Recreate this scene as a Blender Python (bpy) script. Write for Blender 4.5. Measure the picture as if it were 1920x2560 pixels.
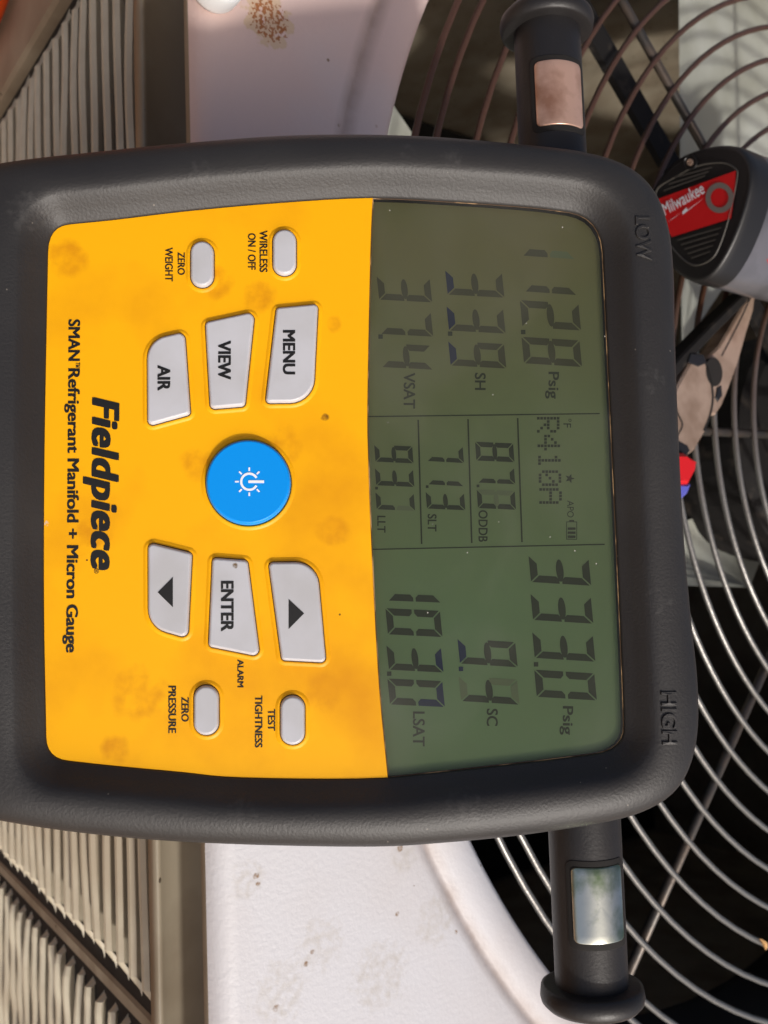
import bpy, bmesh, math, random
from mathutils import Vector, Matrix
from mathutils.bvhtree import BVHTree
random.seed(7)
scene = bpy.context.scene
for o in list(bpy.data.objects): bpy.data.objects.remove(o, do_unlink=True)
COL = scene.collection

# ------------------------------------------------------------------ camera
FPX, W, H = 2293.15, 1920.0, 2560.0          # focal length in photograph pixels
CAMH = 0.22                                  # camera height above the unit's top sheet (z = 0)
def _axes():
    dz = Vector((-1653.92, 162.528, FPX)).normalized()
    dx = Vector((1531.664, 26000.0, -FPX)); dx -= dz * dx.dot(dz); dx.normalize()
    Z = -dz; Y = Z.cross(dx); return dx, Y, Z
AX, AY, AZ = _axes()                         # world axes in camera space (x right, y down, z forward)
def c2w(v): return Vector((AX.dot(v), AY.dot(v), AZ.dot(v)))
CAM = Vector((0, 0, CAMH))
cam_d = bpy.data.cameras.new('camera'); cam = bpy.data.objects.new('camera', cam_d); COL.objects.link(cam)
r_, u_, b_ = c2w(Vector((1, 0, 0))), c2w(Vector((0, -1, 0))), c2w(Vector((0, 0, -1)))
cam.matrix_world = Matrix(((r_.x, u_.x, b_.x, CAM.x), (r_.y, u_.y, b_.y, CAM.y), (r_.z, u_.z, b_.z, CAM.z), (0, 0, 0, 1)))
cam_d.sensor_fit = 'VERTICAL'; cam_d.sensor_height = 36.0; cam_d.lens = 36.0 * FPX / H
cam_d.clip_start = 0.005; cam_d.clip_end = 500
cam_d.dof.use_dof = True; cam_d.dof.focus_distance = 0.19; cam_d.dof.aperture_fstop = 30
scene.camera = cam
scene.render.resolution_x = 768; scene.render.resolution_y = 1024

# ------------------------------------------------------------------ light
SUN = Vector((0.68, -0.13, 0.70)).normalized()
world = bpy.data.worlds.new('World'); scene.world = world; world.use_nodes = True
wn = world.node_tree.nodes; wl = world.node_tree.links
sky = wn.new('ShaderNodeTexSky'); sky.sky_type = 'NISHITA'; sky.sun_disc = False
sky.sun_elevation = math.asin(SUN.z); sky.sun_rotation = math.atan2(SUN.x, SUN.y)
sky.air_density = 0.7; sky.dust_density = 6.0; sky.ozone_density = 0.3
wl.new(sky.outputs[0], wn['Background'].inputs[0]); wn['Background'].inputs[1].default_value = 0.11
sd = bpy.data.lights.new('sun', 'SUN'); sd.energy = 2.4; sd.angle = math.radians(3.0); sd.color = (1, 0.965, 0.92)
so = bpy.data.objects.new('sun', sd); COL.objects.link(so); so.rotation_euler = SUN.to_track_quat('Z', 'Y').to_euler()
so.location = (1, 0, 2)
vs = scene.view_settings; vs.view_transform = 'Standard'; vs.look = 'None'; vs.gamma = 1.0; vs.exposure = 0.0
vs.use_curve_mapping = False

# ------------------------------------------------------------------ helpers
def lin(r, g, b):
    f = lambda c: (c / 255 / 12.92) if c / 255 <= 0.04045 else ((c / 255 + 0.055) / 1.055) ** 2.4
    return (f(r), f(g), f(b), 1.0)
MATS = {}
def mat(name, col, rough=0.5, metal=0.0, spec=0.5, col2=None, nscale=40.0, ncontrast=(0.4, 0.65), bump=0.0, bscale=400.0,
        specks=None, coat=0.0, detail=5.0):
    m = bpy.data.materials.new(name); m.use_nodes = True; N = m.node_tree.nodes; L = m.node_tree.links
    p = N['Principled BSDF']; p.inputs['Base Color'].default_value = col; p.inputs['Roughness'].default_value = rough
    p.inputs['Metallic'].default_value = metal; p.inputs['Specular IOR Level'].default_value = spec
    p.inputs['Coat Weight'].default_value = coat
    tc = N.new('ShaderNodeTexCoord'); out = None
    if col2 is not None:
        n = N.new('ShaderNodeTexNoise'); n.inputs['Scale'].default_value = nscale; n.inputs['Detail'].default_value = detail
        L.new(tc.outputs['Object'], n.inputs['Vector'])
        rp = N.new('ShaderNodeMapRange'); rp.inputs[1].default_value, rp.inputs[2].default_value = ncontrast
        L.new(n.outputs['Fac'], rp.inputs[0])
        mx = N.new('ShaderNodeMix'); mx.data_type = 'RGBA'; mx.inputs[6].default_value = col; mx.inputs[7].default_value = col2
        L.new(rp.outputs[0], mx.inputs[0]); out = mx.outputs[2]; L.new(out, p.inputs['Base Color'])
    if specks is not None:                   # specks = (colour, cell scale, radius, share of cells)
        c, sc, rad, share = specks
        v = N.new('ShaderNodeTexVoronoi'); v.inputs['Scale'].default_value = sc
        L.new(tc.outputs['Object'], v.inputs['Vector'])
        lt = N.new('ShaderNodeMath'); lt.operation = 'LESS_THAN'; lt.inputs[1].default_value = rad; L.new(v.outputs['Distance'], lt.inputs[0])
        sp = N.new('ShaderNodeSeparateColor'); L.new(v.outputs['Color'], sp.inputs[0])
        l2 = N.new('ShaderNodeMath'); l2.operation = 'LESS_THAN'; l2.inputs[1].default_value = share; L.new(sp.outputs[0], l2.inputs[0])
        ml = N.new('ShaderNodeMath'); ml.operation = 'MULTIPLY'; L.new(lt.outputs[0], ml.inputs[0]); L.new(l2.outputs[0], ml.inputs[1])
        mx2 = N.new('ShaderNodeMix'); mx2.data_type = 'RGBA'; mx2.inputs[7].default_value = c; mx2.inputs[6].default_value = col
        if out is not None: L.new(out, mx2.inputs[6])
        L.new(ml.outputs[0], mx2.inputs[0]); out = mx2.outputs[2]; L.new(out, p.inputs['Base Color'])
    if bump:
        bn = N.new('ShaderNodeTexNoise'); bn.inputs['Scale'].default_value = bscale; bn.inputs['Detail'].default_value = 3
        L.new(tc.outputs['Object'], bn.inputs['Vector'])
        bp = N.new('ShaderNodeBump'); bp.inputs['Strength'].default_value = bump; bp.inputs['Distance'].default_value = 0.0006
        L.new(bn.outputs['Fac'], bp.inputs['Height']); L.new(bp.outputs[0], p.inputs['Normal'])
    MATS[name] = m; return m

def mk(name, verts, faces, m, parent=None, smooth=False, mats=None, midx=None):
    me = bpy.data.meshes.new(name); me.from_pydata([tuple(v) for v in verts], [], faces)
    for x in (mats or [m]): me.materials.append(x)
    if midx: me.polygons.foreach_set('material_index', midx)
    if smooth: me.polygons.foreach_set('use_smooth', [True] * len(me.polygons))
    me.update()
    o = bpy.data.objects.new(name, me); COL.objects.link(o)
    if parent: o.parent = parent
    return o
def tag(o, label, cat=None, group=None, kind=None):
    if label: o['label'] = label
    if cat: o['category'] = cat
    if group: o['group'] = group
    if kind: o['kind'] = kind
    return o
def empty(name, loc=(0, 0, 0)):
    o = bpy.data.objects.new(name, None); COL.objects.link(o); o.location = loc; o.empty_display_size = 0.02; return o
def loft(loops, close=True, cap0=False, cap1=False):
    n = len(loops[0]); v = [p for l in loops for p in l]; f = []
    for i in range(len(loops) - 1):
        for j in range(n if close else n - 1):
            k = (j + 1) % n; f.append((i * n + j, i * n + k, (i + 1) * n + k, (i + 1) * n + j))
    if cap0: f.append(tuple(reversed(range(n))))
    if cap1: f.append(tuple((len(loops) - 1) * n + j for j in range(n)))
    return v, f
def tube(path, r, n=8, closed=False, capped=True):
    P = [Vector(p) for p in path]; m = len(P); loops = []; up = None
    for i in range(m):
        a = P[(i - 1) % m] if closed or i > 0 else P[i]; b = P[(i + 1) % m] if closed or i < m - 1 else P[i]
        t = (b - a).normalized()
        if up is None: up = t.orthogonal().normalized()
        up = (up - t * up.dot(t)).normalized(); s = t.cross(up)
        rr = r[i] if isinstance(r, (list, tuple)) else r
        loops.append([P[i] + (up * math.cos(2 * math.pi * k / n) + s * math.sin(2 * math.pi * k / n)) * rr for k in range(n)])
    if closed: loops.append(loops[0]); return loft(loops)
    return loft(loops, cap0=capped, cap1=capped)
def box(x0, x1, y0, y1, z0, z1):
    v = [(x, y, z) for z in (z0, z1) for y in (y0, y1) for x in (x0, x1)]
    return v, [(0, 2, 3, 1), (4, 5, 7, 6), (0, 1, 5, 4), (1, 3, 7, 5), (3, 2, 6, 7), (2, 0, 4, 6)]
def ray(px, py): return c2w(Vector((px - W / 2, py - H / 2, FPX)))
def on_z(px, py, z=0.0): d = ray(px, py); return CAM + d * ((z - CAM.z) / d.z)
def on_y(px, py, y): d = ray(px, py); return CAM + d * ((y - CAM.y) / d.y)
def rpoly(corners, n=7):
    out = []; m = len(corners)
    for i in range(m):
        p = Vector(corners[i][:2]); r = corners[i][2]; a = Vector(corners[i - 1][:2]); b = Vector(corners[(i + 1) % m][:2])
        d1 = (a - p).normalized(); d2 = (b - p).normalized(); ang = d1.angle(d2)
        t = min(r / math.tan(ang / 2), 0.49 * min((a - p).length, (b - p).length))
        c = p + (d1 + d2).normalized() * (t / math.cos(ang / 2)) if r > 0 else p
        if r <= 0: out.append(p); continue
        s, e = p + d1 * t, p + d2 * t; rr = (s - c).length
        a0 = math.atan2(s.y - c.y, s.x - c.x); a1 = math.atan2(e.y - c.y, e.x - c.x); da = (a1 - a0 + math.pi) % (2 * math.pi) - math.pi
        for k in range(n + 1): q = a0 + da * k / n; out.append(Vector((c.x + rr * math.cos(q), c.y + rr * math.sin(q))))
    return out
def ccw(l):
    a = sum(l[i - 1][0] * l[i][1] - l[i][0] * l[i - 1][1] for i in range(len(l)))
    return l if a > 0 else l[::-1]
def offset(l, d):                            # outward for a ccw loop
    n = len(l); out = []
    for i in range(n):
        a, p, b = Vector(l[i - 1][:2]), Vector(l[i][:2]), Vector(l[(i + 1) % n][:2])
        t = b - a
        if t.length < 1e-9: out.append(p.copy()); continue
        t.normalize(); out.append(p + Vector((t.y, -t.x)) * d)
    return out
def resample(l, step):
    out = []
    for i in range(len(l)):
        a, b = Vector(l[i][:2]), Vector(l[(i + 1) % len(l)][:2]); k = max(1, int((b - a).length / step))
        out += [a.lerp(b, j / k) for j in range(k)]
    return out
def catmull(pts, n=6):                       # open smooth curve through 2D points
    P = [Vector(p) for p in pts]; P = [P[0] * 2 - P[1]] + P + [P[-1] * 2 - P[-2]]; out = []
    for i in range(1, len(P) - 2):
        for k in range(n):
            t = k / n; a, b, c, d = P[i - 1:i + 3]
            out.append(0.5 * ((2 * b) + (c - a) * t + (2 * a - 5 * b + 4 * c - d) * t * t + (3 * b - a - 3 * c + d) * t ** 3))
    out.append(P[-2]); return out
def fan_cap(loop):                           # centre-fan faces for a roughly convex loop of 3D points
    c = sum((Vector(p) for p in loop), Vector()) / len(loop); n = len(loop)
    return [c] + list(loop), [(0, i + 1, (i + 1) % n + 1) for i in range(n)]
def text_mesh(s, bold=0.0, shear=0.0, extrude=0.0, bevel=0.0, space=1.0):
    cu = bpy.data.curves.new('t', 'FONT'); cu.body = s; cu.size = 1.0; cu.offset = 0.0; cu.shear = shear; cu.extrude = extrude
    cu.bevel_depth = bevel; cu.space_character = space; cu.resolution_u = 4
    o = bpy.data.objects.new('t', cu); COL.objects.link(o)
    dg = bpy.context.evaluated_depsgraph_get(); dg.update()
    me = bpy.data.meshes.new_from_object(o.evaluated_get(dg))
    V = [v.co.copy() for v in me.vertices]; F = [tuple(p.vertices) for p in me.polygons]
    bpy.data.objects.remove(o); bpy.data.curves.remove(cu); bpy.data.meshes.remove(me)
    if bold and not extrude:                 # heavier strokes: the same outlines laid side by side
        V0, F0 = V, F; V, F = [], []; k = 0
        for dx, dy in ((-1, -.5), (-1, .5), (-.5, 0), (-.5, .6), (0, -.6), (0, 0), (0, .6), (.5, -.6), (.5, 0), (1, -.5), (1, .5)):
            o_ = len(V); V += [Vector((q.x + dx * bold, q.y + dy * bold, 0.004 * k)) for q in V0]; F += [tuple(i + o_ for i in q) for q in F0]; k += 1
    return V, F
_hv, _ = text_mesh('H'); CAPH = max(v.y for v in _hv)

# ------------------------------------------------------------------ materials
M_cover = mat('painted_sheet_metal', lin(208, 207, 210), 0.5, col2=lin(200, 194, 192), nscale=11, bump=0.22, bscale=700,
              specks=(lin(120, 96, 74), 150, 0.08, 0.12))
M_front = mat('beige_painted_steel', lin(158, 147, 127), 0.55, col2=lin(134, 121, 102), nscale=30, specks=(lin(70, 58, 44), 160, 0.12, 0.08))
M_slat = mat('louvre_paint_sunlit', lin(208, 198, 174), 0.5, col2=lin(184, 170, 146), nscale=30, specks=(lin(70, 58, 44), 160, 0.12, 0.08))  # lighter twin of the front paint: sunlight on the slats put into colour
M_dark = mat('dark_coil', lin(36, 32, 28), 0.9, col2=lin(24, 21, 18), nscale=60)
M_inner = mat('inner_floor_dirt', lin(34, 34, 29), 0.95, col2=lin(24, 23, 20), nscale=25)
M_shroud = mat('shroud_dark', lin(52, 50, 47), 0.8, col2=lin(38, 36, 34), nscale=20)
M_blade = mat('fan_blade_aluminium', lin(176, 178, 168), 0.55, metal=0.0, col2=lin(150, 150, 136), nscale=18)
M_black = mat('black_painted_steel', lin(30, 28, 27), 0.75, spec=0.2, col2=lin(60, 54, 48), nscale=120, ncontrast=(0.58, 0.75))
M_rubber = mat('black_rubber', lin(40, 38, 37), 0.5, spec=0.5, col2=lin(49, 47, 45), nscale=28, bump=0.14, bscale=1700,
               specks=(lin(104, 98, 90), 420, 0.08, 0.10))
M_plast = mat('black_plastic', lin(32, 30, 30), 0.45, spec=0.45, col2=lin(42, 39, 37), nscale=40, bump=0.1, bscale=1500)
M_gap = mat('black_gap', lin(24, 20, 16), 0.8)
M_yel = mat('yellow_overlay', lin(249, 178, 0), 0.45, spec=0.3, col2=lin(216, 140, 3), nscale=34, ncontrast=(0.48, 0.82), bump=0.05, bscale=500,
            specks=(lin(120, 78, 14), 330, 0.07, 0.05))
M_btn = mat('grey_button', lin(196, 196, 200), 0.4, col2=lin(184, 183, 184), nscale=60)
M_blue = mat('blue_button', lin(0, 146, 236), 0.4, spec=0.3)
M_ink = mat('black_ink', lin(22, 20, 18), 0.5)
M_white = mat('white_ink', lin(236, 240, 244), 0.5)
M_metal = mat('bright_metal_insert', lin(206, 210, 200), 0.2, metal=1.0, col2=lin(104, 126, 88), nscale=120, ncontrast=(0.44, 0.66), bump=0.05, bscale=300)  # green mottling: reflected foliage painted into the metal's colour
M_metal2 = mat('warm_reflection_insert', lin(222, 180, 158), 0.3, metal=0.55, col2=lin(168, 122, 98), nscale=120, ncontrast=(0.42, 0.68), bump=0.05, bscale=300)  # copper mottling is a warm reflection painted into the colour
M_steel = mat('steel', lin(190, 164, 144), 0.45, metal=0.5, col2=lin(160, 134, 114), nscale=90)
M_lcd = mat('lcd_green', lin(168, 180, 130), 0.55, spec=0.2, col2=lin(168, 169, 117), nscale=12, ncontrast=(0.35, 0.7))
def lcd_tint(m):                             # polariser tint: olive at one end of the panel, green at the other
    N = m.node_tree.nodes; L_ = m.node_tree.links; p = N['Principled BSDF']; src = p.inputs['Base Color'].links[0].from_socket
    tc = N.new('ShaderNodeTexCoord'); sx = N.new('ShaderNodeSeparateXYZ'); L_.new(tc.outputs['Object'], sx.inputs[0])
    r = N.new('ShaderNodeMapRange'); r.inputs[1].default_value = -0.05; r.inputs[2].default_value = 0.03; L_.new(sx.outputs['X'], r.inputs[0])
    mx = N.new('ShaderNodeMix'); mx.data_type = 'RGBA'; mx.blend_type = 'MULTIPLY'; mx.inputs[0].default_value = 1.0
    m2 = N.new('ShaderNodeMix'); m2.data_type = 'RGBA'; m2.inputs[6].default_value = (1.0, 0.9, 0.78, 1); m2.inputs[7].default_value = (0.86, 1.12, 1.06, 1); L_.new(r.outputs[0], m2.inputs[0])
    L_.new(src, mx.inputs[6]); L_.new(m2.outputs[2], mx.inputs[7]); L_.new(mx.outputs[2], p.inputs['Base Color'])
lcd_tint(M_lcd)
M_seg = mat('lcd_segment', lin(88, 96, 70), 0.6, spec=0.2)
M_segb = mat('lcd_segment_blue', lin(62, 74, 102), 0.6, spec=0.2)
M_segf = mat('lcd_segment_faint', lin(150, 164, 120), 0.6, spec=0.2)
M_segl = mat('lcd_segment_oblique', lin(112, 114, 82), 0.6, spec=0.2)
M_red = mat('red_plastic', lin(206, 22, 26), 0.4)
M_bluegrip = mat('blue_grip', lin(92, 96, 190), 0.45)
M_orange = mat('orange_rubber', lin(230, 84, 20), 0.5)
M_toolgrey = mat('grey_tool_body', lin(132, 130, 134), 0.28, metal=0.6, col2=lin(112, 111, 114), nscale=70)
M_toolblk = mat('black_tool_plastic', lin(28, 27, 27), 0.4)
M_greyprint = mat('grey_print', lin(120, 110, 104), 0.5)
M_dimprint = mat('dim_print', lin(74, 70, 64), 0.5)
M_whiteplastic = mat('white_plastic', lin(228, 228, 226), 0.4)
M_lenshighlight = mat('lens_rim_highlight', lin(84, 62, 40), 0.3, col2=lin(176, 142, 100), nscale=160, ncontrast=(0.5, 0.62))
M_ground = mat('dirt_ground', lin(150, 116, 90), 0.95, col2=lin(110, 90, 66), nscale=3, bump=0.4, bscale=30)
M_leaf = mat('dry_leaf', lin(196, 150, 92), 0.7); M_grass = mat('grass_blade', lin(150, 160, 70), 0.7)

def wire_mat():
    m = mat('guard_wire', lin(150, 148, 146), 0.32, metal=0.55, bump=0.2, bscale=500)
    N = m.node_tree.nodes; L = m.node_tree.links; p = N['Principled BSDF']
    g = N.new('ShaderNodeNewGeometry'); s = N.new('ShaderNodeSeparateXYZ'); L.new(g.outputs['Position'], s.inputs[0])
    n = N.new('ShaderNodeTexNoise'); n.inputs['Scale'].default_value = 25; L.new(g.outputs['Position'], n.inputs['Vector'])
    a = N.new('ShaderNodeMath'); a.operation = 'MULTIPLY_ADD'; a.inputs[1].default_value = 0.10; L.new(n.outputs['Fac'], a.inputs[0]); L.new(s.outputs['X'], a.inputs[2])
    r = N.new('ShaderNodeMapRange'); r.inputs[1].default_value = 0.02; r.inputs[2].default_value = -0.06; L.new(a.outputs[0], r.inputs[0])
    mx = N.new('ShaderNodeMix'); mx.data_type = 'RGBA'; mx.inputs[6].default_value = lin(128, 126, 122); mx.inputs[7].default_value = lin(108, 76, 60)  # browner towards -X: warm reflections painted into the wire colour
    L.new(r.outputs[0], mx.inputs[0]); L.new(mx.outputs[2], p.inputs['Base Color']); return m
M_wire = wire_mat()
M_spoke = mat('spoke_rod', lin(74, 70, 66), 0.4, metal=0.5, col2=lin(96, 84, 74), nscale=90, bump=0.2, bscale=400)
def lens_mat():
    m = bpy.data.materials.new('clear_lens'); m.use_nodes = True; N = m.node_tree.nodes; L = m.node_tree.links
    N.remove(N['Principled BSDF']); out = N['Material Output']
    t = N.new('ShaderNodeBsdfTransparent'); t.inputs[0].default_value = (0.95, 0.95, 0.92, 1)
    g = N.new('ShaderNodeBsdfGlossy'); g.inputs['Roughness'].default_value = 0.06
    f = N.new('ShaderNodeFresnel'); f.inputs[0].default_value = 1.45
    mx = N.new('ShaderNodeMixShader'); L.new(f.outputs[0], mx.inputs[0]); L.new(t.outputs[0], mx.inputs[1]); L.new(g.outputs[0], mx.inputs[2])
    tc = N.new('ShaderNodeTexCoord'); v = N.new('ShaderNodeTexVoronoi'); v.inputs['Scale'].default_value = 330; L.new(tc.outputs['Object'], v.inputs['Vector'])
    lt = N.new('ShaderNodeMath'); lt.operation = 'LESS_THAN'; lt.inputs[1].default_value = 0.045; L.new(v.outputs['Distance'], lt.inputs[0])
    sp = N.new('ShaderNodeSeparateColor'); L.new(v.outputs['Color'], sp.inputs[0])
    l2 = N.new('ShaderNodeMath'); l2.operation = 'LESS_THAN'; l2.inputs[1].default_value = 0.2; L.new(sp.outputs[0], l2.inputs[0])
    ml = N.new('ShaderNodeMath'); ml.operation = 'MULTIPLY'; L.new(lt.outputs[0], ml.inputs[0]); L.new(l2.outputs[0], ml.inputs[1])
    d = N.new('ShaderNodeBsdfDiffuse'); d.inputs[0].default_value = (0.5, 0.48, 0.42, 1)
    sn = N.new('ShaderNodeTexNoise'); sn.inputs['Scale'].default_value = 34; sn.inputs['Detail'].default_value = 4; sn.inputs['Distortion'].default_value = 0.8; L.new(tc.outputs['Object'], sn.inputs['Vector'])
    sr = N.new('ShaderNodeMapRange'); sr.inputs[1].default_value = 0.45; sr.inputs[2].default_value = 0.8; sr.inputs[3].default_value = 0.015; sr.inputs[4].default_value = 0.09; L.new(sn.outputs['Fac'], sr.inputs[0])
    mxx = N.new('ShaderNodeMath'); mxx.operation = 'MAXIMUM'; L.new(ml.outputs[0], mxx.inputs[0]); L.new(sr.outputs[0], mxx.inputs[1])
    m2 = N.new('ShaderNodeMixShader'); L.new(mxx.outputs[0], m2.inputs[0]); L.new(mx.outputs[0], m2.inputs[1]); L.new(d.outputs[0], m2.inputs[2])
    L.new(m2.outputs[0], out.inputs[0]); return m
M_lens = lens_mat()
def stain_or_bounce(m, centre, radius, colr, scale, thr, soft=0.06):  # a ragged patch, at a world position
    N = m.node_tree.nodes; L = m.node_tree.links; p = N['Principled BSDF']; src = p.inputs['Base Color'].links[0].from_socket
    g = N.new('ShaderNodeNewGeometry'); ds = N.new('ShaderNodeVectorMath'); ds.operation = 'DISTANCE'; ds.inputs[1].default_value = centre
    L.new(g.outputs['Position'], ds.inputs[0])
    fo = N.new('ShaderNodeMapRange'); fo.inputs[1].default_value = radius; fo.inputs[2].default_value = radius * 0.4; L.new(ds.outputs['Value'], fo.inputs[0])
    n = N.new('ShaderNodeTexNoise'); n.inputs['Scale'].default_value = scale; n.inputs['Detail'].default_value = 6; L.new(g.outputs['Position'], n.inputs['Vector'])
    ml = N.new('ShaderNodeMath'); ml.operation = 'MULTIPLY'; L.new(fo.outputs[0], ml.inputs[0]); L.new(n.outputs['Fac'], ml.inputs[1])
    r = N.new('ShaderNodeMapRange'); r.inputs[1].default_value = thr; r.inputs[2].default_value = thr + soft; L.new(ml.outputs[0], r.inputs[0])
    mx = N.new('ShaderNodeMix'); mx.data_type = 'RGBA'; mx.inputs[7].default_value = colr; L.new(src, mx.inputs[6]); L.new(r.outputs[0], mx.inputs[0])
    L.new(mx.outputs[2], p.inputs['Base Color'])
stain_or_bounce(M_cover, on_z(700, 120), 0.13, lin(216, 188, 178), 9, 0.14, 0.30)        # warm bounce light painted into the cover's colour
stain_or_bounce(M_cover, on_z(672, 50), 0.014, lin(206, 178, 150), 300, 0.36)
stain_or_bounce(M_cover, on_z(672, 50), 0.0125, lin(160, 100, 56), 900, 0.47)
for q, rr, th in (((950, 2440), 0.018, 0.36), ((800, 2360), 0.014, 0.38), ((1090, 2300), 0.014, 0.36), ((700, 2480), 0.016, 0.38), ((1010, 2140), 0.009, 0.34), ((620, 2200), 0.010, 0.38)):
    stain_or_bounce(M_cover, on_z(*q), rr, lin(192, 187, 182), 420, th, 0.40)
for q, rr in (((1140, 2330), 0.0012), ((993, 2285), 0.0013), ((640, 2190), 0.0016), ((645, 2210), 0.0012), ((690, 2520), 0.0018), ((1000, 2120), 0.0018), ((765, 2410), 0.0014), ((780, 2380), 0.0012), ((820, 150), 0.0009), ((850, 312), 0.0013)):
    stain_or_bounce(M_cover, on_z(*q), rr, lin(138, 112, 86), 900, 0.30, 0.3)
def crease_dirt(m):                          # grime that has collected in the circular groove
    N = m.node_tree.nodes; L = m.node_tree.links; p = N['Principled BSDF']; src = p.inputs['Base Color'].links[0].from_socket
    g = N.new('ShaderNodeNewGeometry'); ds = N.new('ShaderNodeVectorMath'); ds.operation = 'DISTANCE'; ds.inputs[1].default_value = (-0.05, 0.4536, 0)
    L.new(g.outputs['Position'], ds.inputs[0])
    n = N.new('ShaderNodeTexNoise'); n.inputs['Scale'].default_value = 120; n.inputs['Detail'].default_value = 5; L.new(g.outputs['Position'], n.inputs['Vector'])
    sb = N.new('ShaderNodeMath'); sb.operation = 'SUBTRACT'; sb.inputs[1].default_value = 0.3143; L.new(ds.outputs['Value'], sb.inputs[0])
    ab = N.new('ShaderNodeMath'); ab.operation = 'ABSOLUTE'; L.new(sb.outputs[0], ab.inputs[0])
    fo = N.new('ShaderNodeMapRange'); fo.inputs[1].default_value = 0.004; fo.inputs[2].default_value = 0.0004; L.new(ab.outputs[0], fo.inputs[0])
    ml = N.new('ShaderNodeMath'); ml.operation = 'MULTIPLY'; L.new(fo.outputs[0], ml.inputs[0]); L.new(n.outputs['Fac'], ml.inputs[1])
    mx = N.new('ShaderNodeMix'); mx.data_type = 'RGBA'; mx.inputs[7].default_value = lin(140, 118, 104); L.new(src, mx.inputs[6]); L.new(ml.outputs[0], mx.inputs[0])
    L.new(mx.outputs[2], p.inputs['Base Color'])
crease_dirt(M_cover)

# ------------------------------------------------------------------ ground
GZ = -0.75
tag(mk('ground', [(-60, -60, GZ), (60, -60, GZ), (60, 60, GZ), (-60, 60, GZ)], [(0, 1, 2, 3)], M_ground), 'bare brown dirt ground under the outdoor unit', None, None, 'structure')

# ------------------------------------------------------------------ condenser unit
UC = Vector((-0.05, 0.4536, 0.0)); ROOT = Vector((UC.x, UC.y, GZ))
unit = tag(empty('condenser_unit', ROOT), 'beige outdoor air conditioner unit with white top, round wire fan guard and louvred side', 'air conditioner')
def um(name, v, f, m, parent=None, smooth=False):
    o = mk(name, [Vector(p) - ROOT for p in v], f, m, parent or unit, smooth); return o
HS, CR = 0.4536 - 0.1087, 0.045
def rsq(n, off=0.0):                         # rounded square about the unit's centre, pushed outwards by off
    out = []
    for i in range(n):
        th = 2 * math.pi * i / n; c, s = math.cos(th), math.sin(th)
        k = HS / max(abs(c), abs(s)); x, y = c * k, s * k; nx, ny = (math.copysign(1, c), 0) if abs(c) > abs(s) else (0, math.copysign(1, s))
        if abs(x) > HS - CR and abs(y) > HS - CR:
            cx, cy = math.copysign(HS - CR, x), math.copysign(HS - CR, y)
            b = cx * c + cy * s; q = b * b - (cx * cx + cy * cy - CR * CR); t = b + math.sqrt(max(q, 0)); x, y = c * t, s * t
            nx, ny = (x - cx) / CR, (y - cy) / CR
        out.append((x + nx * off, y + ny * off))
    return out
NA = 288
loops = []
for r, z in ((0.2975, -0.012), (0.2981, -0.004), (0.2990, -0.0012), (0.3010, 0.0004), (0.3060, 0.0012), (0.3105, 0.0009), (0.3132, -0.0004), (0.3143, -0.0010), (0.3154, -0.0004), (0.3180, 0.0), (0.325, 0.0)):
    loops.append([Vector((UC.x + r * math.cos(2 * math.pi * i / NA), UC.y + r * math.sin(2 * math.pi * i / NA), z)) for i in range(NA)])
for off, z in ((0, 0), (0.0025, -0.0005), (0.0045, -0.0018), (0.0058, -0.0034), (0.0066, -0.0054), (0.0068, -0.0076), (0.0060, -0.0084), (0.0, -0.0092), (-0.0080, -0.0110), (-0.0085, -0.0325), (-0.0075, -0.0334), (0.0040, -0.0334),
               (0.0088, -0.0298), (0.0102, -0.0285), (0.0108, -0.0290), (0.0109, -0.0340), (0.004, -0.0345)):
    loops.append([Vector((UC.x + x, UC.y + y, z)) for x, y in rsq(NA, off)])
NT = 11 + 5
v, f = loft(loops[:NT]); um('top_cover', v, f, M_cover, smooth=True)
v, f = loft(loops[NT - 1:]); um('cover_skirt', v, f, M_front, smooth=True)
# housing
YF = 0.1015                                  # outer edge of the louvre slats
hx0, hx1 = UC.x - HS - 0.009, UC.x + HS + 0.009; hy1 = UC.y + HS + 0.009
v, f = box(hx0 + 0.001, hx1 - 0.001, YF + 0.0036, 0.1080, GZ + 0.044, -0.0335); um('coil_face', v, f, M_dark)
v, f = box(hx0, hx0 + 0.004, 0.1087, hy1, GZ + 0.04, -0.022); um('side_panel', v, f, M_front)
v, f = box(hx1 - 0.004, hx1, 0.1087, hy1, GZ + 0.04, -0.022); um('side_panel', v, f, M_front)
v, f = box(hx0 + 0.0045, hx1 - 0.0045, hy1 - 0.004, hy1, GZ + 0.04, -0.022); um('rear_panel', v, f, M_front)
v, f = box(hx0 - 0.004, hx1 + 0.004, YF - 0.004, hy1 + 0.004, GZ - 0.01, GZ + 0.042); um('base_pan', v, f, M_front)
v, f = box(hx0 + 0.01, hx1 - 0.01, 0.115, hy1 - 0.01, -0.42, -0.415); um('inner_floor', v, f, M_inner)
lx0, lx1, rx0 = -0.2105, 0.1345, 0.1420
def plate(name, x0, x1, y0=0.1005):
    pr = [(0.1082, 0), (y0 + 0.0015, 0), (y0, 0), (y0, 0), (y0 + 0.0015, 0), (0.1082, 0)]
    xs = [x0, x0 + 0.0004, x0 + 0.002, x1 - 0.002, x1 - 0.0004, x1]
    lo = [Vector((x, p[0], GZ + 0.043)) for x, p in zip(xs, pr)]; hi = [Vector((q.x, q.y, -0.0335)) for q in lo]
    v, f = loft([lo, hi], close=True); um(name, v, f, M_front)
plate('corner_panel', hx0, lx0, 0.0998); plate('louvre_post', lx1, rx0, 0.1042); plate('corner_post', hx1 - 0.03, hx1)
PITCH = 0.0112
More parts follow.
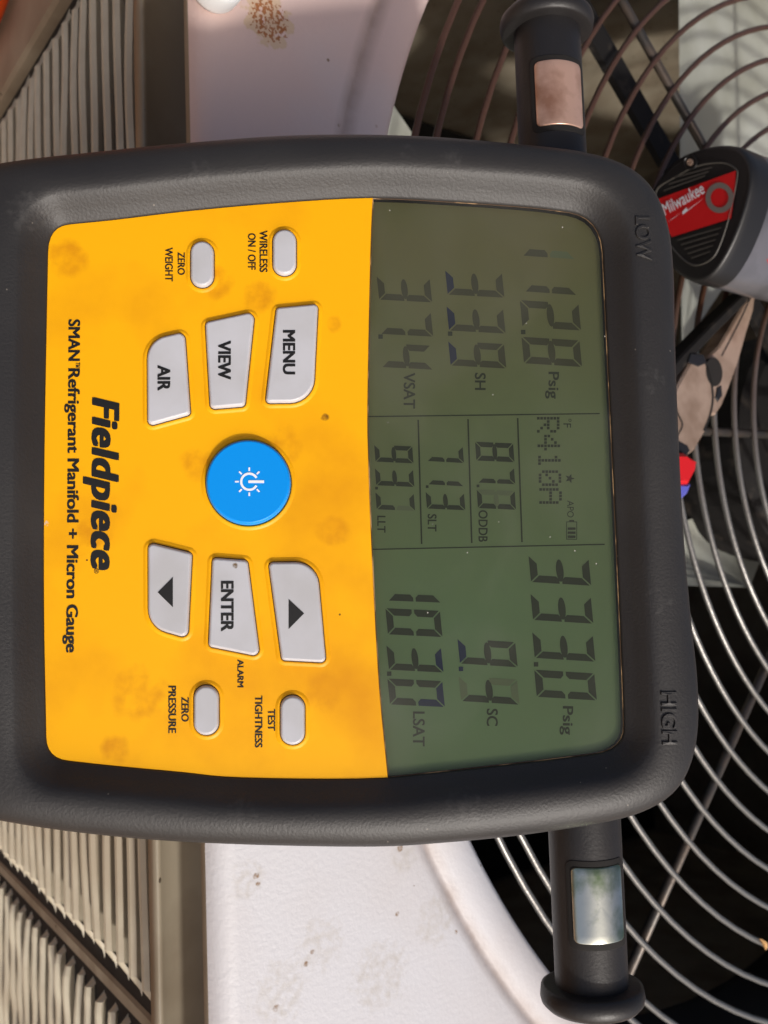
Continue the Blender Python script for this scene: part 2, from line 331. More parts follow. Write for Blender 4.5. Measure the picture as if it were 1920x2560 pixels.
def slat_mesh(x0, x1, seed):
    rnd = random.Random(seed); L = x1 - x0; n = 40; loops = []
    wob = [rnd.uniform(-1, 1) for _ in range(6)]
    for i in range(n + 1):
        u = i / n; x = x0 + L * u; e = min(u, 1 - u) * L
        k = min(1.0, math.sqrt(max(0.0, 1 - (1 - min(e / 0.006, 1)) ** 2)) + 0.02)
        dy = 0.00035 * sum(wob[j] * math.sin((j + 1.3) * 5 * u + j) for j in range(6)); dz = 0.00022 * sum(wob[5 - j] * math.sin((j + 2) * 4 * u + 2 * j) for j in range(6))
        out = YF + dy + (1 - k) * 0.006
        loops.append([Vector((x, YF + 0.0042, -0.0072 + dz)), Vector((x, out + 0.0016, -0.0056 + dz)), Vector((x, out + 0.0003, -0.0068 + dz)), Vector((x, out, -0.0080 + dz)),
                      Vector((x, out + 0.0008, -0.0086 + dz)), Vector((x, YF + 0.0042, -0.0078 + dz))])
    return loft(loops, cap0=True, cap1=True)
def slats(x0, x1, count, name):
    protos = []
    for s in range(4):
        v, f = slat_mesh(x0, x1, s + int(x0 * 1000)); o = um(name, [p + Vector((0, 0, ROOT.z)) for p in v], f, M_slat); protos.append(o.data)
        if s: bpy.data.objects.remove(o)
        else: first = o
    for i in range(count):
        z = -0.0310 - PITCH * i
        if i == 0: o = first
        else:
            o = bpy.data.objects.new(name, protos[(i * 7 + i // 3) % 4]); COL.objects.link(o); o.parent = unit
        o.location = (random.uniform(-0.0006, 0.0006), random.uniform(-0.0003, 0.0003), z - GZ + ROOT.z * 0 + 0.0)
        o.location.z = z - ROOT.z
slats(lx0, lx1, 44, 'louvre_slat'); slats(rx0, hx1 - 0.03, 44, 'louvre_slat')
# fan shroud, fan and guard
cyl = lambda r, z, n=96: [Vector((UC.x + r * math.cos(2 * math.pi * i / n), UC.y + r * math.sin(2 * math.pi * i / n), z)) for i in range(n)]
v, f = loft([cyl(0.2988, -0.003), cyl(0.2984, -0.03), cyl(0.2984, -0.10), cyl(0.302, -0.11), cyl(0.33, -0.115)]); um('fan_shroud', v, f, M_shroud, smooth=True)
gv, gf = loft([cyl(0.001, 0.002), cyl(0.036, 0.002), cyl(0.0385, 0.0), cyl(0.0385, -0.004)]); guard = um('fan_guard', gv, gf, M_wire, smooth=True)
radii = [0.2895, 0.2816] + [0.2664 - 0.0139 * k for k in range(16)]
def ring(r, z, rad, n=120):
    return tube([(UC.x + r * math.cos(2 * math.pi * i / n), UC.y + r * math.sin(2 * math.pi * i / n), z) for i in range(n)], rad, 8, closed=True)
for r in radii:
    v, f = ring(r, -0.0010, 0.00118); um('wire_ring', v, f, M_wire, guard, True)
for k in range(8):
    a = math.radians(-88.6 + 45 * k); d = Vector((math.cos(a), math.sin(a), 0))
    v, f = tube([UC + d * 0.034 + Vector((0, 0, -0.0032)), UC + d * 0.299 + Vector((0, 0, -0.0032))], 0.0019, 10); um('spoke', v, f, M_spoke, guard, True)
v, f = loft([cyl(0.001, -0.03, 48), cyl(0.055, -0.03, 48), cyl(0.06, -0.034, 48), cyl(0.06, -0.16, 48), cyl(0.001, -0.16, 48)]); motor = um('fan_motor', v, f, M_black, smooth=False)
for k in range(3):
    a = math.radians(-134 + 120 * k); d = Vector((math.cos(a), math.sin(a), 0)); s = Vector((-d.y, d.x, 0))
    lo = []
    for rr in (0.05, 0.2985):
        p = UC + d * rr; lo.append([p + s * 0.0058 + Vector((0, 0, -0.020)), p - s * 0.0058 + Vector((0, 0, -0.020)), p - s * 0.0058 + Vector((0, 0, -0.023)), p + s * 0.0058 + Vector((0, 0, -0.023))])
    v, f = loft(lo, cap0=True, cap1=True); um('motor_arm', v, f, M_black)
hv, hf = loft([cyl(0.001, -0.165, 48), cyl(0.05, -0.165, 48), cyl(0.05, -0.2, 48), cyl(0.001, -0.2, 48)]); fan = um('fan', hv, hf, M_blade)
E1 = on_z(1713, 1464, -0.055); E2 = on_z(1919, 1470, -0.058)
def blade(turn):
    # the trailing edge follows the straight edge seen through the guard
    e1, e2 = (E1 - UC).xy, (E2 - UC).xy; dirv = (e2 - e1).normalized(); rows = []
    for i in range(9):
        r = 0.045 + (0.285 - 0.045) * i / 8
        b = e1.dot(dirv); disc = b * b - (e1.length_squared - r * r)
        if disc > 0: t = -b - math.sqrt(disc); p = e1 + dirv * t; a0 = math.atan2(p.y, p.x)
        else: a0 = math.atan2(e2.y, e2.x)
        row = []
        for j in range(11):
            a = a0 - math.radians(42) * j / 10 + math.radians(turn)
            row.append(Vector((UC.x + r * math.cos(a), UC.y + r * math.sin(a), -0.056 - 0.014 * (j / 10) - 0.006 * math.sin(math.pi * j / 10))))
        rows.append(row)
    v, f = loft(rows, close=False); um('blade', v, f, M_blade, fan, True)
for turn in (0, -90, 126, 190): blade(turn)

# ------------------------------------------------------------------ manifold gauge: frame of reference
SC = 0.1878 / FPX
dX = Vector((0.0274673, 0.9949692, -0.09634228)); dY = Vector((0.99453616, -0.01748994, 0.10291706)); dY = (dY - dX * dX.dot(dY)).normalized()
gX, gY = c2w(dX), c2w(dY); gN = gX.cross(gY)
GO = CAM + c2w(Vector((0, 0, 0.1878))) + gX * (-83 * SC)
GM = Matrix(((gX.x, gY.x, gN.x, GO.x), (gX.y, gY.y, gN.y, GO.y), (gX.z, gY.z, gN.z, GO.z), (0, 0, 0, 1))); GI = GM.inverted()
CL = GI @ CAM; K = 1920 / 1659               # K: viewer pixels to photograph pixels
def D(x, y, z=0.0):                          # viewer pixel -> point on the gauge at height z above its label
    d = GI.to_3x3() @ ray(x * K, y * K); return CL + d * ((z - CL.z) / d.z)
gauge = empty('manifold_gauge'); gauge.matrix_world = GM
tag(gauge, 'black and yellow digital refrigerant manifold gauge resting on the air conditioner edge', 'gauge')
def gm(name, v, f, m, parent=None, smooth=False, **k): return mk(name, v, f, m, parent or gauge, smooth, **k)
def d2(pts, z=0.0): return [D(p[0], p[1], z).xy for p in pts]
def at(l, z): return [Vector((p[0], p[1], z)) for p in l]

low = catmull([(150, 484), (250, 474), (400, 456), (600, 438), (805, 427), (1000, 436), (1150, 447), (1230, 457)], 4)
top = catmull([(1303, 545), (1308, 650), (1320, 900), (1334, 1200), (1345, 1450), (1349, 1565)], 4)
high = catmull([(1283, 1630), (1180, 1643), (1050, 1658), (940, 1670), (838, 1680), (700, 1683), (500, 1679), (400, 1669), (250, 1655), (150, 1644)], 4)
bot = catmull([(99, 1590), (94, 1300), (95, 1000), (99, 750), (103, 545)], 4)
def arc(p, c, q, n=6):
    p, c, q = Vector(p), Vector(c), Vector(q); return [(p * (1 - t) ** 2 + c * 2 * t * (1 - t) + q * t * t) for t in [i / n for i in range(1, n)]]
inner_px = low + arc(low[-1], (1298, 468), top[0]) + top + arc(top[-1], (1352, 1620), high[0]) + high + arc(high[-1], (99, 1640), bot[0]) + bot + arc(bot[-1], (104, 488), low[0])
INNER = ccw(resample(d2(inner_px), 0.0012))
outer_px = catmull([(-690, 1060), (-660, 800), (-560, 560), (-300, 425), (0, 362), (200, 338), (400, 318), (640, 301), (900, 303), (1130, 322), (1270, 340), (1360, 372), (1412, 425), (1440, 500),
            (1450, 600), (1452, 720), (1458, 900), (1470, 1150), (1488, 1350), (1502, 1480), (1501, 1590), (1480, 1670), (1430, 1728), (1350, 1764), (1230, 1787), (1100, 1805), (950, 1819), (800, 1827), (500, 1821), (250, 1805), (0, 1770), (-300, 1700), (-560, 1560), (-660, 1320), (-690, 1060)], 8)
OUT2 = d2(outer_px, -0.002)
CEN = D(720, 1062).xy
def outer_hit(p):
    d = (p - CEN).normalized(); best = None
    for i in range(len(OUT2)):
        a, b = OUT2[i - 1], OUT2[i]; e = b - a; den = d.x * e.y - d.y * e.x
        if abs(den) < 1e-12: continue
        w = a - CEN; t = (w.x * e.y - w.y * e.x) / den; s = (w.x * d.y - w.y * d.x) / den
        if t > 0 and -1e-6 <= s <= 1 + 1e-6 and (best is None or t > best): best = t
    return CEN + d * best
def inner_hit(p):
    d = (p - CEN).normalized(); best = None
    for i in range(len(INNER)):
        a, b = INNER[i - 1], INNER[i]; e = b - a; den = d.x * e.y - d.y * e.x
        if abs(den) < 1e-12: continue
        w = a - CEN; t = (w.x * e.y - w.y * e.x) / den; s = (w.x * d.y - w.y * d.x) / den
        if t > 0 and -1e-6 <= s <= 1 + 1e-6 and (best is None or t > best): best = t
    return CEN + d * best
OUTER = [outer_hit(p) for p in INNER]
CREST = offset(INNER, 0.0050)
mixl = lambda A, B, t: [a.lerp(b, t) for a, b in zip(A, B)]
def smooth_loop(l, n):
    for _ in range(n): l = [(l[i - 1] + l[i] * 2 + l[(i + 1) % len(l)]) * 0.25 for i in range(len(l))]
    return l
OUTER = smooth_loop(OUTER, 3)
L = [at(INNER, -0.004), at(INNER, 0.0000), at(offset(INNER, 0.0003), 0.0003), at(offset(INNER, 0.0012), 0.0010), at(offset(INNER, 0.0024), 0.0022), at(offset(INNER, 0.0036), 0.0035), at(offset(INNER, 0.0044), 0.0042), at(CREST, 0.0046)]
for t, z in ((0.12, 0.0049), (0.3, 0.0049), (0.5, 0.0045), (0.68, 0.0038), (0.82, 0.0027), (0.92, 0.0012), (0.98, -0.0006), (1.0, -0.0024)): L.append(at(mixl(CREST, OUTER, t), z))
for off, z in ((0.0, -0.006), (-0.0004, -0.012), (-0.0012, -0.024), (-0.003, -0.031), (-0.007, -0.035), (-0.02, -0.036)): L.append(at(offset(OUTER, off), z))
v, f = loft(L)
cv = Vector((CEN.x, CEN.y, -0.036)); v.append(cv); nl = len(INNER); b0 = len(v) - 1 - nl
f += [(b0 + (j + 1) % nl, b0 + j, len(v) - 1) for j in range(nl)]
body = gm('housing', v, f, M_rubber, smooth=True)
BVH = BVHTree.FromPolygons(v, f)
# label sheet and screen opening, split along the label's curved upper edge
cut = catmull([(805, 427), (800, 560), (794, 871), (796, 1000), (803, 1187), (818, 1467), (838, 1680)], 5)
i0 = min(range(len(inner_px)), key=lambda i: (inner_px[i] - Vector((805, 427))).length)
i1 = min(range(len(inner_px)), key=lambda i: (inner_px[i] - Vector((838, 1680))).length)
screen_px = inner_px[i0:i1 + 1] + cut[::-1][1:-1]
label_px = inner_px[i1:] + inner_px[:i0 + 1] + cut[1:-1]
lab = ccw(d2(label_px)); scr = ccw(d2(screen_px))
bm_l = [at(lab, -0.0030), at(lab, -0.0003), at(offset(lab, -0.0001), 0.0)]
v, f = loft(bm_l, cap1=True); label = gm('label_panel', v, f, M_yel)
scr_in = ccw(d2(screen_px, -0.002)); v, f = fan_cap(at(offset(scr_in, 0.0015), -0.0022)); screen = gm('display', v, f, M_lcd)
v, f = fan_cap(at(scr, -0.0003)); lens = gm('lens', v, f, M_lens)
sl = resample(scr, 0.001); v, f = loft([at(offset(sl, -0.00002), -0.00028), at(offset(sl, -0.00012), -0.00024), at(offset(sl, -0.00022), -0.00028)]); gm('lens_rim_highlight', v, f, M_lenshighlight, lens)  # pale flecks in the strip's colour stand for the lens rim highlight

# ---- wear: grime spots on the label, scuffs and a gouge on the rubber
for x, y, rr, th in ((720, 700, 0.003, 0.36), (470, 610, 0.006, 0.38), (700, 1490, 0.007, 0.38), (300, 1500, 0.009, 0.38), (150, 560, 0.007, 0.36), (610, 960, 0.007, 0.39), (430, 1000, 0.006, 0.38), (250, 1620, 0.005, 0.34), (640, 1250, 0.006, 0.37), (200, 1150, 0.006, 0.38), (560, 640, 0.006, 0.38), (720, 1150, 0.006, 0.39)):
    stain_or_bounce(M_yel, GM @ D(x, y), rr, lin(222, 148, 3), 300, th - 0.06, 0.35)
stain_or_bounce(M_yel, GM @ D(702, 902), 0.0014, lin(130, 84, 16), 700, 0.30, 0.3)
stain_or_bounce(M_yel, GM @ D(101, 1131), 0.0011, lin(226, 190, 150), 900, 0.42)
stain_or_bounce(M_btn, GM @ D(508, 1222, 0.0012), 0.0010, lin(110, 88, 56), 900, 0.32, 0.3)
for x, y, rr, th in ((975, 345, 0.005, 0.44), (880, 330, 0.004, 0.44), (430, 372, 0.006, 0.44), (1000, 1745, 0.008, 0.44), (520, 1760, 0.006, 0.44), (60, 460, 0.008, 0.45), (1405, 820, 0.006, 0.44), (1420, 1300, 0.006, 0.45)):
    stain_or_bounce(M_rubber, GM @ D(x, y, 0.004), rr, lin(62, 60, 58), 600, th, 0.3)
stain_or_bounce(M_rubber, GM @ D(1444, 1186, 0.003), 0.0020, lin(12, 11, 10), 800, 0.36)
# ---- printed text
def put_text(s, x0, x1, y0, y1, m=M_ink, parent=None, bold=0.0, shear=0.0, z=0.0001, name='printed_text', slant=0.0, tilt=0.0, space=1.0):
    """x0 / x1: viewer pixel of baseline / cap height, y0 / y1: start / end of the line; tilt: change of x along the line"""
    V, F = text_mesh(s, bold, shear, space=space); mn = min(v.x for v in V); mxx = max(v.x for v in V)
    out = []
    for v in V:
        u = (v.x - mn) / (mxx - mn); w = v.y / CAPH
        p = D(x0 + (x1 - x0) * w + tilt * u, y0 + (y1 - y0) * u + slant * w, z + v.z * 0.0004); out.append(p)
    return gm(name, out, F, m, parent or label)
put_text('WIRELESS', 561, 577.5, 498, 588, bold=0.022); put_text('ON / OFF', 536, 552, 504, 583, bold=0.022)
put_text('ZERO', 384, 399, 545, 594, bold=0.022); put_text('WEIGHT', 357, 373, 535, 608, bold=0.022)
put_text('ALARM', 513, 526, 1425, 1485, bold=0.022)
put_text('TEST', 579, 594, 1532, 1579, bold=0.022); put_text('TIGHTNESS', 551, 566.5, 1503, 1615, bold=0.022)
put_text('ZERO', 392, 407.5, 1506, 1559, bold=0.022); put_text('PRESSURE', 364, 380, 1482, 1584, bold=0.022)
put_text('SMAN', 148.5, 172.5, 690, 780, bold=0.03, tilt=-0.5); put_text('\u2122', 156, 172, 783, 794, bold=0.005)
put_text('Refrigerant Manifold + Micron Gauge', 148, 172, 796, 1410, bold=0.03, tilt=-5)
put_text('Fieldpiece', 201, 256, 858, 1232, bold=0.045, shear=0.22, space=1.06, tilt=-3, name='brand_text')
put_text('\u00ae', 203, 213, 1228, 1239)

# ---- buttons
def button(name, corners_px, m, hgt=0.0012, ring=True, lab_=None, dome=0.0):
    px = rpoly(corners_px) if len(corners_px) < 20 else [Vector(c) for c in corners_px]
    b = ccw(resample(d2(px, hgt), 0.0008))
    v, f = loft([at(offset(b, 0.0001), -0.0002), at(offset(b, 0.00005), hgt * 0.55), at(offset(b, -0.00012), hgt * 0.82), at(offset(b, -0.0003), hgt * 0.96), at(offset(b, -0.0005), hgt)])
    n = len(b); o0 = len(v) - n; v = list(v) + [Vector((sum(p.x for p in b) / n, sum(p.y for p in b) / n, hgt))]; nf = len(f)
    f += [(o0 + j, o0 + (j + 1) % n, len(v) - 1) for j in range(n)]
    o = gm(name, v, f, m, smooth=True)
    for q in o.data.polygons[nf:]: q.use_smooth = False
    if ring:
        g, f2 = loft([at(offset(b, 0.00024), 0.00012), at(offset(b, -0.0003), 0.00012)]); gm('button_gap', g, f2, M_gap, o)
        g, f2 = loft([at(offset(b, 0.0011), 0.00001), at(offset(b, 0.0008), 0.00016), at(offset(b, 0.00055), 0.0003), at(offset(b, 0.00034), 0.00028), at(offset(b, 0.00022), 0.0001)]); gm('button_surround', g, f2, M_yel, o, True)
    return o
c1 = lambda l: [(x * .5, 380 + y * .5, r * .5) for x, y, r in l]
c3 = lambda l: [(x * .5, 1123 + y * .5, r * .5) for x, y, r in l]
b_menu = button('menu_button', c1([(1195, 568, 14), (1373, 551, 16), (1352, 974, 110), (1148, 976, 16)]), M_btn)
b_view = button('view_button', c1([(887, 630, 18), (1098, 584, 24), (1056, 990, 18), (908, 1002, 20)]), M_btn)
b_air = button('air_button', c1([(635, 708, 105), (794, 672, 24), (819, 1026, 16), (637, 1076, 20)]), M_btn)
b_up = button('up_button', c3([(1161, 184, 18), (1368, 182, 100), (1407, 616, 20), (1218, 606, 18)]), M_btn)
b_enter = button('enter_button', c3([(918, 164, 16), (1067, 175, 18), (1120, 590, 24), (901, 546, 18)]), M_btn)
b_down = button('down_button', c3([(639, 97, 22), (826, 143, 16), (808, 510, 26), (640, 462, 105)]), M_btn)
def pill(cx, cy, w, h): return [(cx - w / 2, cy - h / 2, w * .499), (cx + w / 2, cy - h / 2, w * .499), (cx + w / 2, cy + h / 2, w * .499), (cx - w / 2, cy + h / 2, w * .499)]
button('wireless_button', pill(614.5, 543, 49, 97), M_btn); button('zero_weight_button', pill(436, 568.5, 48.5, 97), M_btn)
button('zero_pressure_button', pill(445, 1535, 52, 106), M_btn); button('tightness_button', pill(632, 1556.5, 51, 105), M_btn)
b_pow = button('power_button', [(536 + 91.5 * math.cos(a), 1041 + 91.5 * math.sin(a)) for a in [2 * math.pi * i / 72 for i in range(72)]], M_blue, hgt=0.0018)
BZ = 0.00128
put_text('MENU', 612, 637, 713, 809, parent=b_menu, bold=0.036, z=BZ); put_text('VIEW', 472, 498, 736, 820, parent=b_view, bold=0.036, z=BZ)
put_text('AIR', 341, 367, 789, 844, parent=b_air, bold=0.036, z=BZ); put_text('ENTER', 478, 504, 1255, 1364, parent=b_enter, bold=0.036, z=BZ)
gm('up_arrow', [D(x * .5, 1123 + y * .5, BZ) for x, y in ((1247, 342), (1247, 472), (1314, 404))], [(0, 1, 2)], M_ink, b_up)
gm('down_arrow', [D(x * .5, 1123 + y * .5, BZ) for x, y in ((747, 247), (747, 378), (681, 313))], [(0, 1, 2)], M_ink, b_down)
v, f = [], []
def seg_strip(pts_a, pts_b):
    o = len(v); n = len(pts_a); v.extend([D(p[0], p[1], 0.00188) for p in pts_a + pts_b])
    f.extend([(o + i, o + i + 1, o + n + i + 1, o + n + i) for i in range(n - 1)])
pc = (538.5, 1040.5); an = [math.radians(28 + (360 - 56) * i / 30) for i in range(31)]
seg_strip([(pc[0] + 15 * math.cos(a), pc[1] + 15 * math.sin(a)) for a in an], [(pc[0] + 20 * math.cos(a), pc[1] + 20 * math.sin(a)) for a in an])
seg_strip([(pc[0] - 2, pc[1] - 3), (pc[0] + 32, pc[1] - 3)], [(pc[0] - 2, pc[1] + 3), (pc[0] + 32, pc[1] + 3)])
for k in range(1, 8):
    a = math.radians(45 * k); c, s = math.cos(a), math.sin(a)
    seg_strip([(pc[0] + 23 * c - 1.8 * s, pc[1] + 23 * s + 1.8 * c), (pc[0] + 31 * c - 1.8 * s, pc[1] + 31 * s + 1.8 * c)], [(pc[0] + 23 * c + 1.8 * s, pc[1] + 23 * s - 1.8 * c), (pc[0] + 31 * c + 1.8 * s, pc[1] + 31 * s - 1.8 * c)])
gm('power_symbol', v, f, M_white, b_pow)

# ---- LCD digits
SEGS = {'0': 'abcdef', '1': 'bc', '2': 'abged', '3': 'abgcd', '4': 'fgbc', '5': 'afgcd', '6': 'afgedc', '7': 'abc', '8': 'abcdefg', '9': 'abcdfg'}
def seg_polys(w=165., h=355., t=44., g=4.):
    m = h / 2; q = t * 0.5
    lens_ = lambda: [(t * .28 + (w - t * .56) * (0.5 - 0.5 * math.cos(math.pi * i / 8)), m + q * math.sin(math.pi * i / 8)) for i in range(9)] + \
                    [(t * .28 + (w - t * .56) * (0.5 + 0.5 * math.cos(math.pi * i / 8)), m - q * math.sin(math.pi * i / 8)) for i in range(1, 8)]
    S = {'a': [(g, h), (w - g, h), (w - t - g, h - t), (t + g, h - t)], 'd': [(g, 0), (t + g, t), (w - t - g, t), (w - g, 0)],
         'f': [(0, h - g * 2), (t, h - t - g * 2), (t, m + q + g), (t * .55, m + g * 2), (0, m + g * 2)], 'b': [(w, h - g * 2), (w, m + g * 2), (w - t * .55, m + g * 2), (w - t, m + q + g), (w - t, h - t - g * 2)],
         'e': [(0, g * 2), (0, m - g * 2), (t * .55, m - g * 2), (t, m - q - g), (t, t + g * 2)], 'c': [(w, g * 2), (w - t, t + g * 2), (w - t, m - q - g), (w - t * .55, m - g * 2), (w, m - g * 2)],
         'g': lens_()}
    return {k: [(x / w, y / h) for x, y in p] for k, p in S.items()}
SP = seg_polys()
LZ = -0.0021
def lcd_px(cx, cy, oy): return (777.7 + .36459 * cx, oy + .36459 * cy)
O4, O5, O6 = 397.5, 829.5, 1175.2
def digit(ch, xb, xt, y0, y1, oy, kx=15, sk=22, blue='', faint='', segs=None):
    v, f, mi = [], [], []
    for s in (segs or SEGS[ch]) + ''.join(c for c in faint if c not in (segs or SEGS[ch])):
        o = len(v)
        for u, w in SP[s]:
            X, Y = lcd_px(xb + (xt - xb) * w + kx * (u - .5), y0 + (y1 - y0) * u + sk * (w), oy); v.append(D(X, Y, LZ))
        f.append(tuple(range(o, len(v)))); mi.append(1 if s in blue else 2 if s in faint else 0)
    return gm('lcd_digit', v, f, None, screen, mats=[M_segl if oy == O4 else M_seg, M_segb, M_segf], midx=mi)
def dot(cx, cy, oy, s=13, m=M_seg):
    v = [D(*lcd_px(cx + a * s, cy + b * s, oy), LZ) for a, b in ((-1, -1), (1, -1), (1, 1), (-1, 1))]; gm('decimal_point', v, [(0, 1, 2, 3)], m, screen)
def lcd_text(s, x0, x1, y0, y1, oy, bold=0.018, slant=1):
    a = lcd_px(x0, y0, oy); b = lcd_px(x1, y1, oy); put_text(s, a[0], b[0], a[1], b[1], M_seg, screen, bold=bold, z=LZ, name='lcd_text', slant=slant * .36)
def lcd_line(p, q, oy, w=4):
    a, b = Vector(p), Vector(q); n = (b - a).normalized(); n = Vector((-n.y, n.x)) * w
    v = [D(*lcd_px(c.x, c.y, oy), LZ) for c in (a - n, b - n, b + n, a + n)]; gm('lcd_divider', v, [(0, 1, 2, 3)], M_seg, screen)
# high side column
digit('3', 1006, 1362, 68, 225, O6); digit('3', 1018, 1375, 293, 450, O6); digit('3', 1028, 1387, 520, 675, O6); dot(1043, 713, O6); digit('0', 1040, 1396, 745, 905, O6)
digit('9', 585, 927, 560, 708, O6, blue='d'); dot(598, 740, O6, m=M_segb); digit('4', 592, 938, 782, 930, O6, segs='gbc', faint='adf')
digit('1', 157, 476, 183, 335, O6, sk=12); digit('0', 158, 481, 380, 535, O6, sk=16); digit('3', 164, 487, 598, 745, O6, blue='a', sk=16); dot(173, 768, O6); digit('0', 170, 495, 797, 950, O6, blue='ab', sk=16)
lcd_text('Psig', 1203, 1262, 960, 1130, O6); lcd_text('SC', 752, 815, 975, 1078, O6); lcd_text('LSAT', 315, 382, 992, 1198, O6)
# low side column
digit('1', 955, 1270, 268, 424, O4, faint='b'); digit('1', 968, 1280, 488, 636, O4, faint=''); digit('2', 955, 1302, 688, 846, O4); dot(967, 877, O4); digit('8', 964, 1308, 905, 1062, O4)  # first digit's upper segment paler: wash-out by a reflection put into its colour
digit('3', 512, 848, 510, 655, O4, blue='d', sk=18); digit('3', 520, 855, 722, 868, O4, blue='d', sk=18); dot(534, 887, O4); digit('9', 530, 860, 930, 1075, O4, blue='d', sk=18)
digit('3', 106, 420, 545, 685, O4, sk=16); digit('7', 112, 426, 745, 888, O4, sk=16); dot(122, 904, O4); digit('4', 120, 428, 942, 1084, O4, sk=16)
lcd_text('Psig', 1118, 1178, 1112, 1272, O4); lcd_text('SH', 682, 743, 1118, 1220, O4); lcd_text('VSAT', 260, 325, 1118, 1330, O4)
# centre column
lcd_line((50, 1378), (1420, 1360), O4, 3.5); lcd_line((70, 980), (1450, 950), O5, 3.5)
for a, b in (((345, 212), (365, 948)), ((640, 208), (662, 942)), ((934, 202), (960, 937))): lcd_line(a, b, O5, 4.5)
digit('9', 88, 313, 360, 460, O5, 8, 10); digit('3', 92, 318, 498, 600, O5, 8, 10); dot(98, 617, O5, 8); digit('7', 95, 322, 640, 742, O5, 8, 10, segs='acd', faint='b')
digit('7', 393, 612, 360, 456, O5, 8, 12); digit('1', 398, 612, 498, 594, O5, 8, 12); dot(398, 608, O5, 8); digit('3', 393, 620, 638, 738, O5, 8, 10)
digit('8', 686, 911, 342, 453, O5, 8, 10); digit('7', 694, 916, 488, 584, O5, 8, 10); dot(699, 604, O5, 8); digit('8', 695, 920, 624, 735, O5, 8, 10, faint='efg')
lcd_text('LLT', 103, 150, 780, 880, O5); lcd_text('SLT', 402, 452, 770, 873, O5); lcd_text('ODDB', 703, 755, 747, 935, O5)
lcd_text('\u00b0F', 1205, 1250, 205, 258, O5, 0.0); lcd_text('APO', 1228, 1266, 690, 790, O5, 0.0)
DM = {'R': ['11110', '10001', '10001', '11110', '10100', '10010', '10001'], '4': ['00010', '00110', '01010', '10010', '11111', '00010', '00010'], '1': ['00100', '01100', '00100', '00100', '00100', '00100', '01110'],
      '0': ['01110', '10001', '10011', '10101', '11001', '10001', '01110'], 'A': ['01110', '10001', '10001', '11111', '10001', '10001', '10001']}
for k, ch in enumerate('R410A'):
    v, f = [], []
    for r_i, row in enumerate(DM[ch]):
        for c_i, bit in enumerate(row):
            if bit == '1':
                cx = 1174 + k * 3.5 - r_i * 19.6; cy = 203 + 105.5 * k + c_i * 19.3; o = len(v)
                v += [D(*lcd_px(cx + a * 7.8, cy + b * 7.8, O5), LZ) for a, b in ((-1, -1), (1, -1), (1, 1), (-1, 1))]; f.append((o, o + 1, o + 2, o + 3))
    gm('lcd_matrix_character', v, f, M_seg, screen)
st = [lcd_px(1243 + (30 if i % 2 == 0 else 12) * math.cos(math.pi * i / 5), 560 + (30 if i % 2 == 0 else 12) * math.sin(math.pi * i / 5), O5) for i in range(10)]
v, f = fan_cap([D(x, y, LZ) for x, y in st]); gm('lcd_star', v, f, M_seg, screen)
v, f = [], []
def q4(x0, x1, y0, y1):
    o = len(v); v.extend(D(*lcd_px(a, b, O5), LZ) for a, b in ((x0, y0), (x1, y0), (x1, y1), (x0, y1))); f.append((o, o + 1, o + 2, o + 3))
q4(1222, 1286, 815, 819); q4(1222, 1286, 918, 922); q4(1222, 1226, 819.5, 917.5); q4(1282, 1286, 819.5, 917.5); q4(1240, 1268, 806, 814.5)
for k in range(3): q4(1231, 1277, 850 + 24 * k, 864 + 24 * k)
gm('battery_symbol', v, f, M_seg, screen)

# ---- raised lettering on the rim
def rim_text(s, x0, x1, y0, y1, tilt):
    V, F = text_mesh(s, 0.008, 0, 0.02, 0.02); mn = min(v.x for v in V); mxx = max(v.x for v in V); zt = max(v.z for v in V); out = []
    for v_ in V:
        u = (v_.x - mn) / (mxx - mn); w = v_.y / CAPH; p = D(x0 + (x1 - x0) * w + tilt * u, y0 + (y1 - y0) * u, 0.004)
        hit = BVH.ray_cast(Vector((p.x, p.y, 0.05)), Vector((0, 0, -1)))[0]; z = hit.z if hit else 0.004
        out.append(Vector((p.x, p.y, z + v_.z / zt * 0.0004)))
    gm('raised_lettering', out, F, M_rubber, body, False)
rim_text('LOW', 1369, 1400, 472, 567, 4); rim_text('HIGH', 1424, 1456, 1493, 1607, 3)

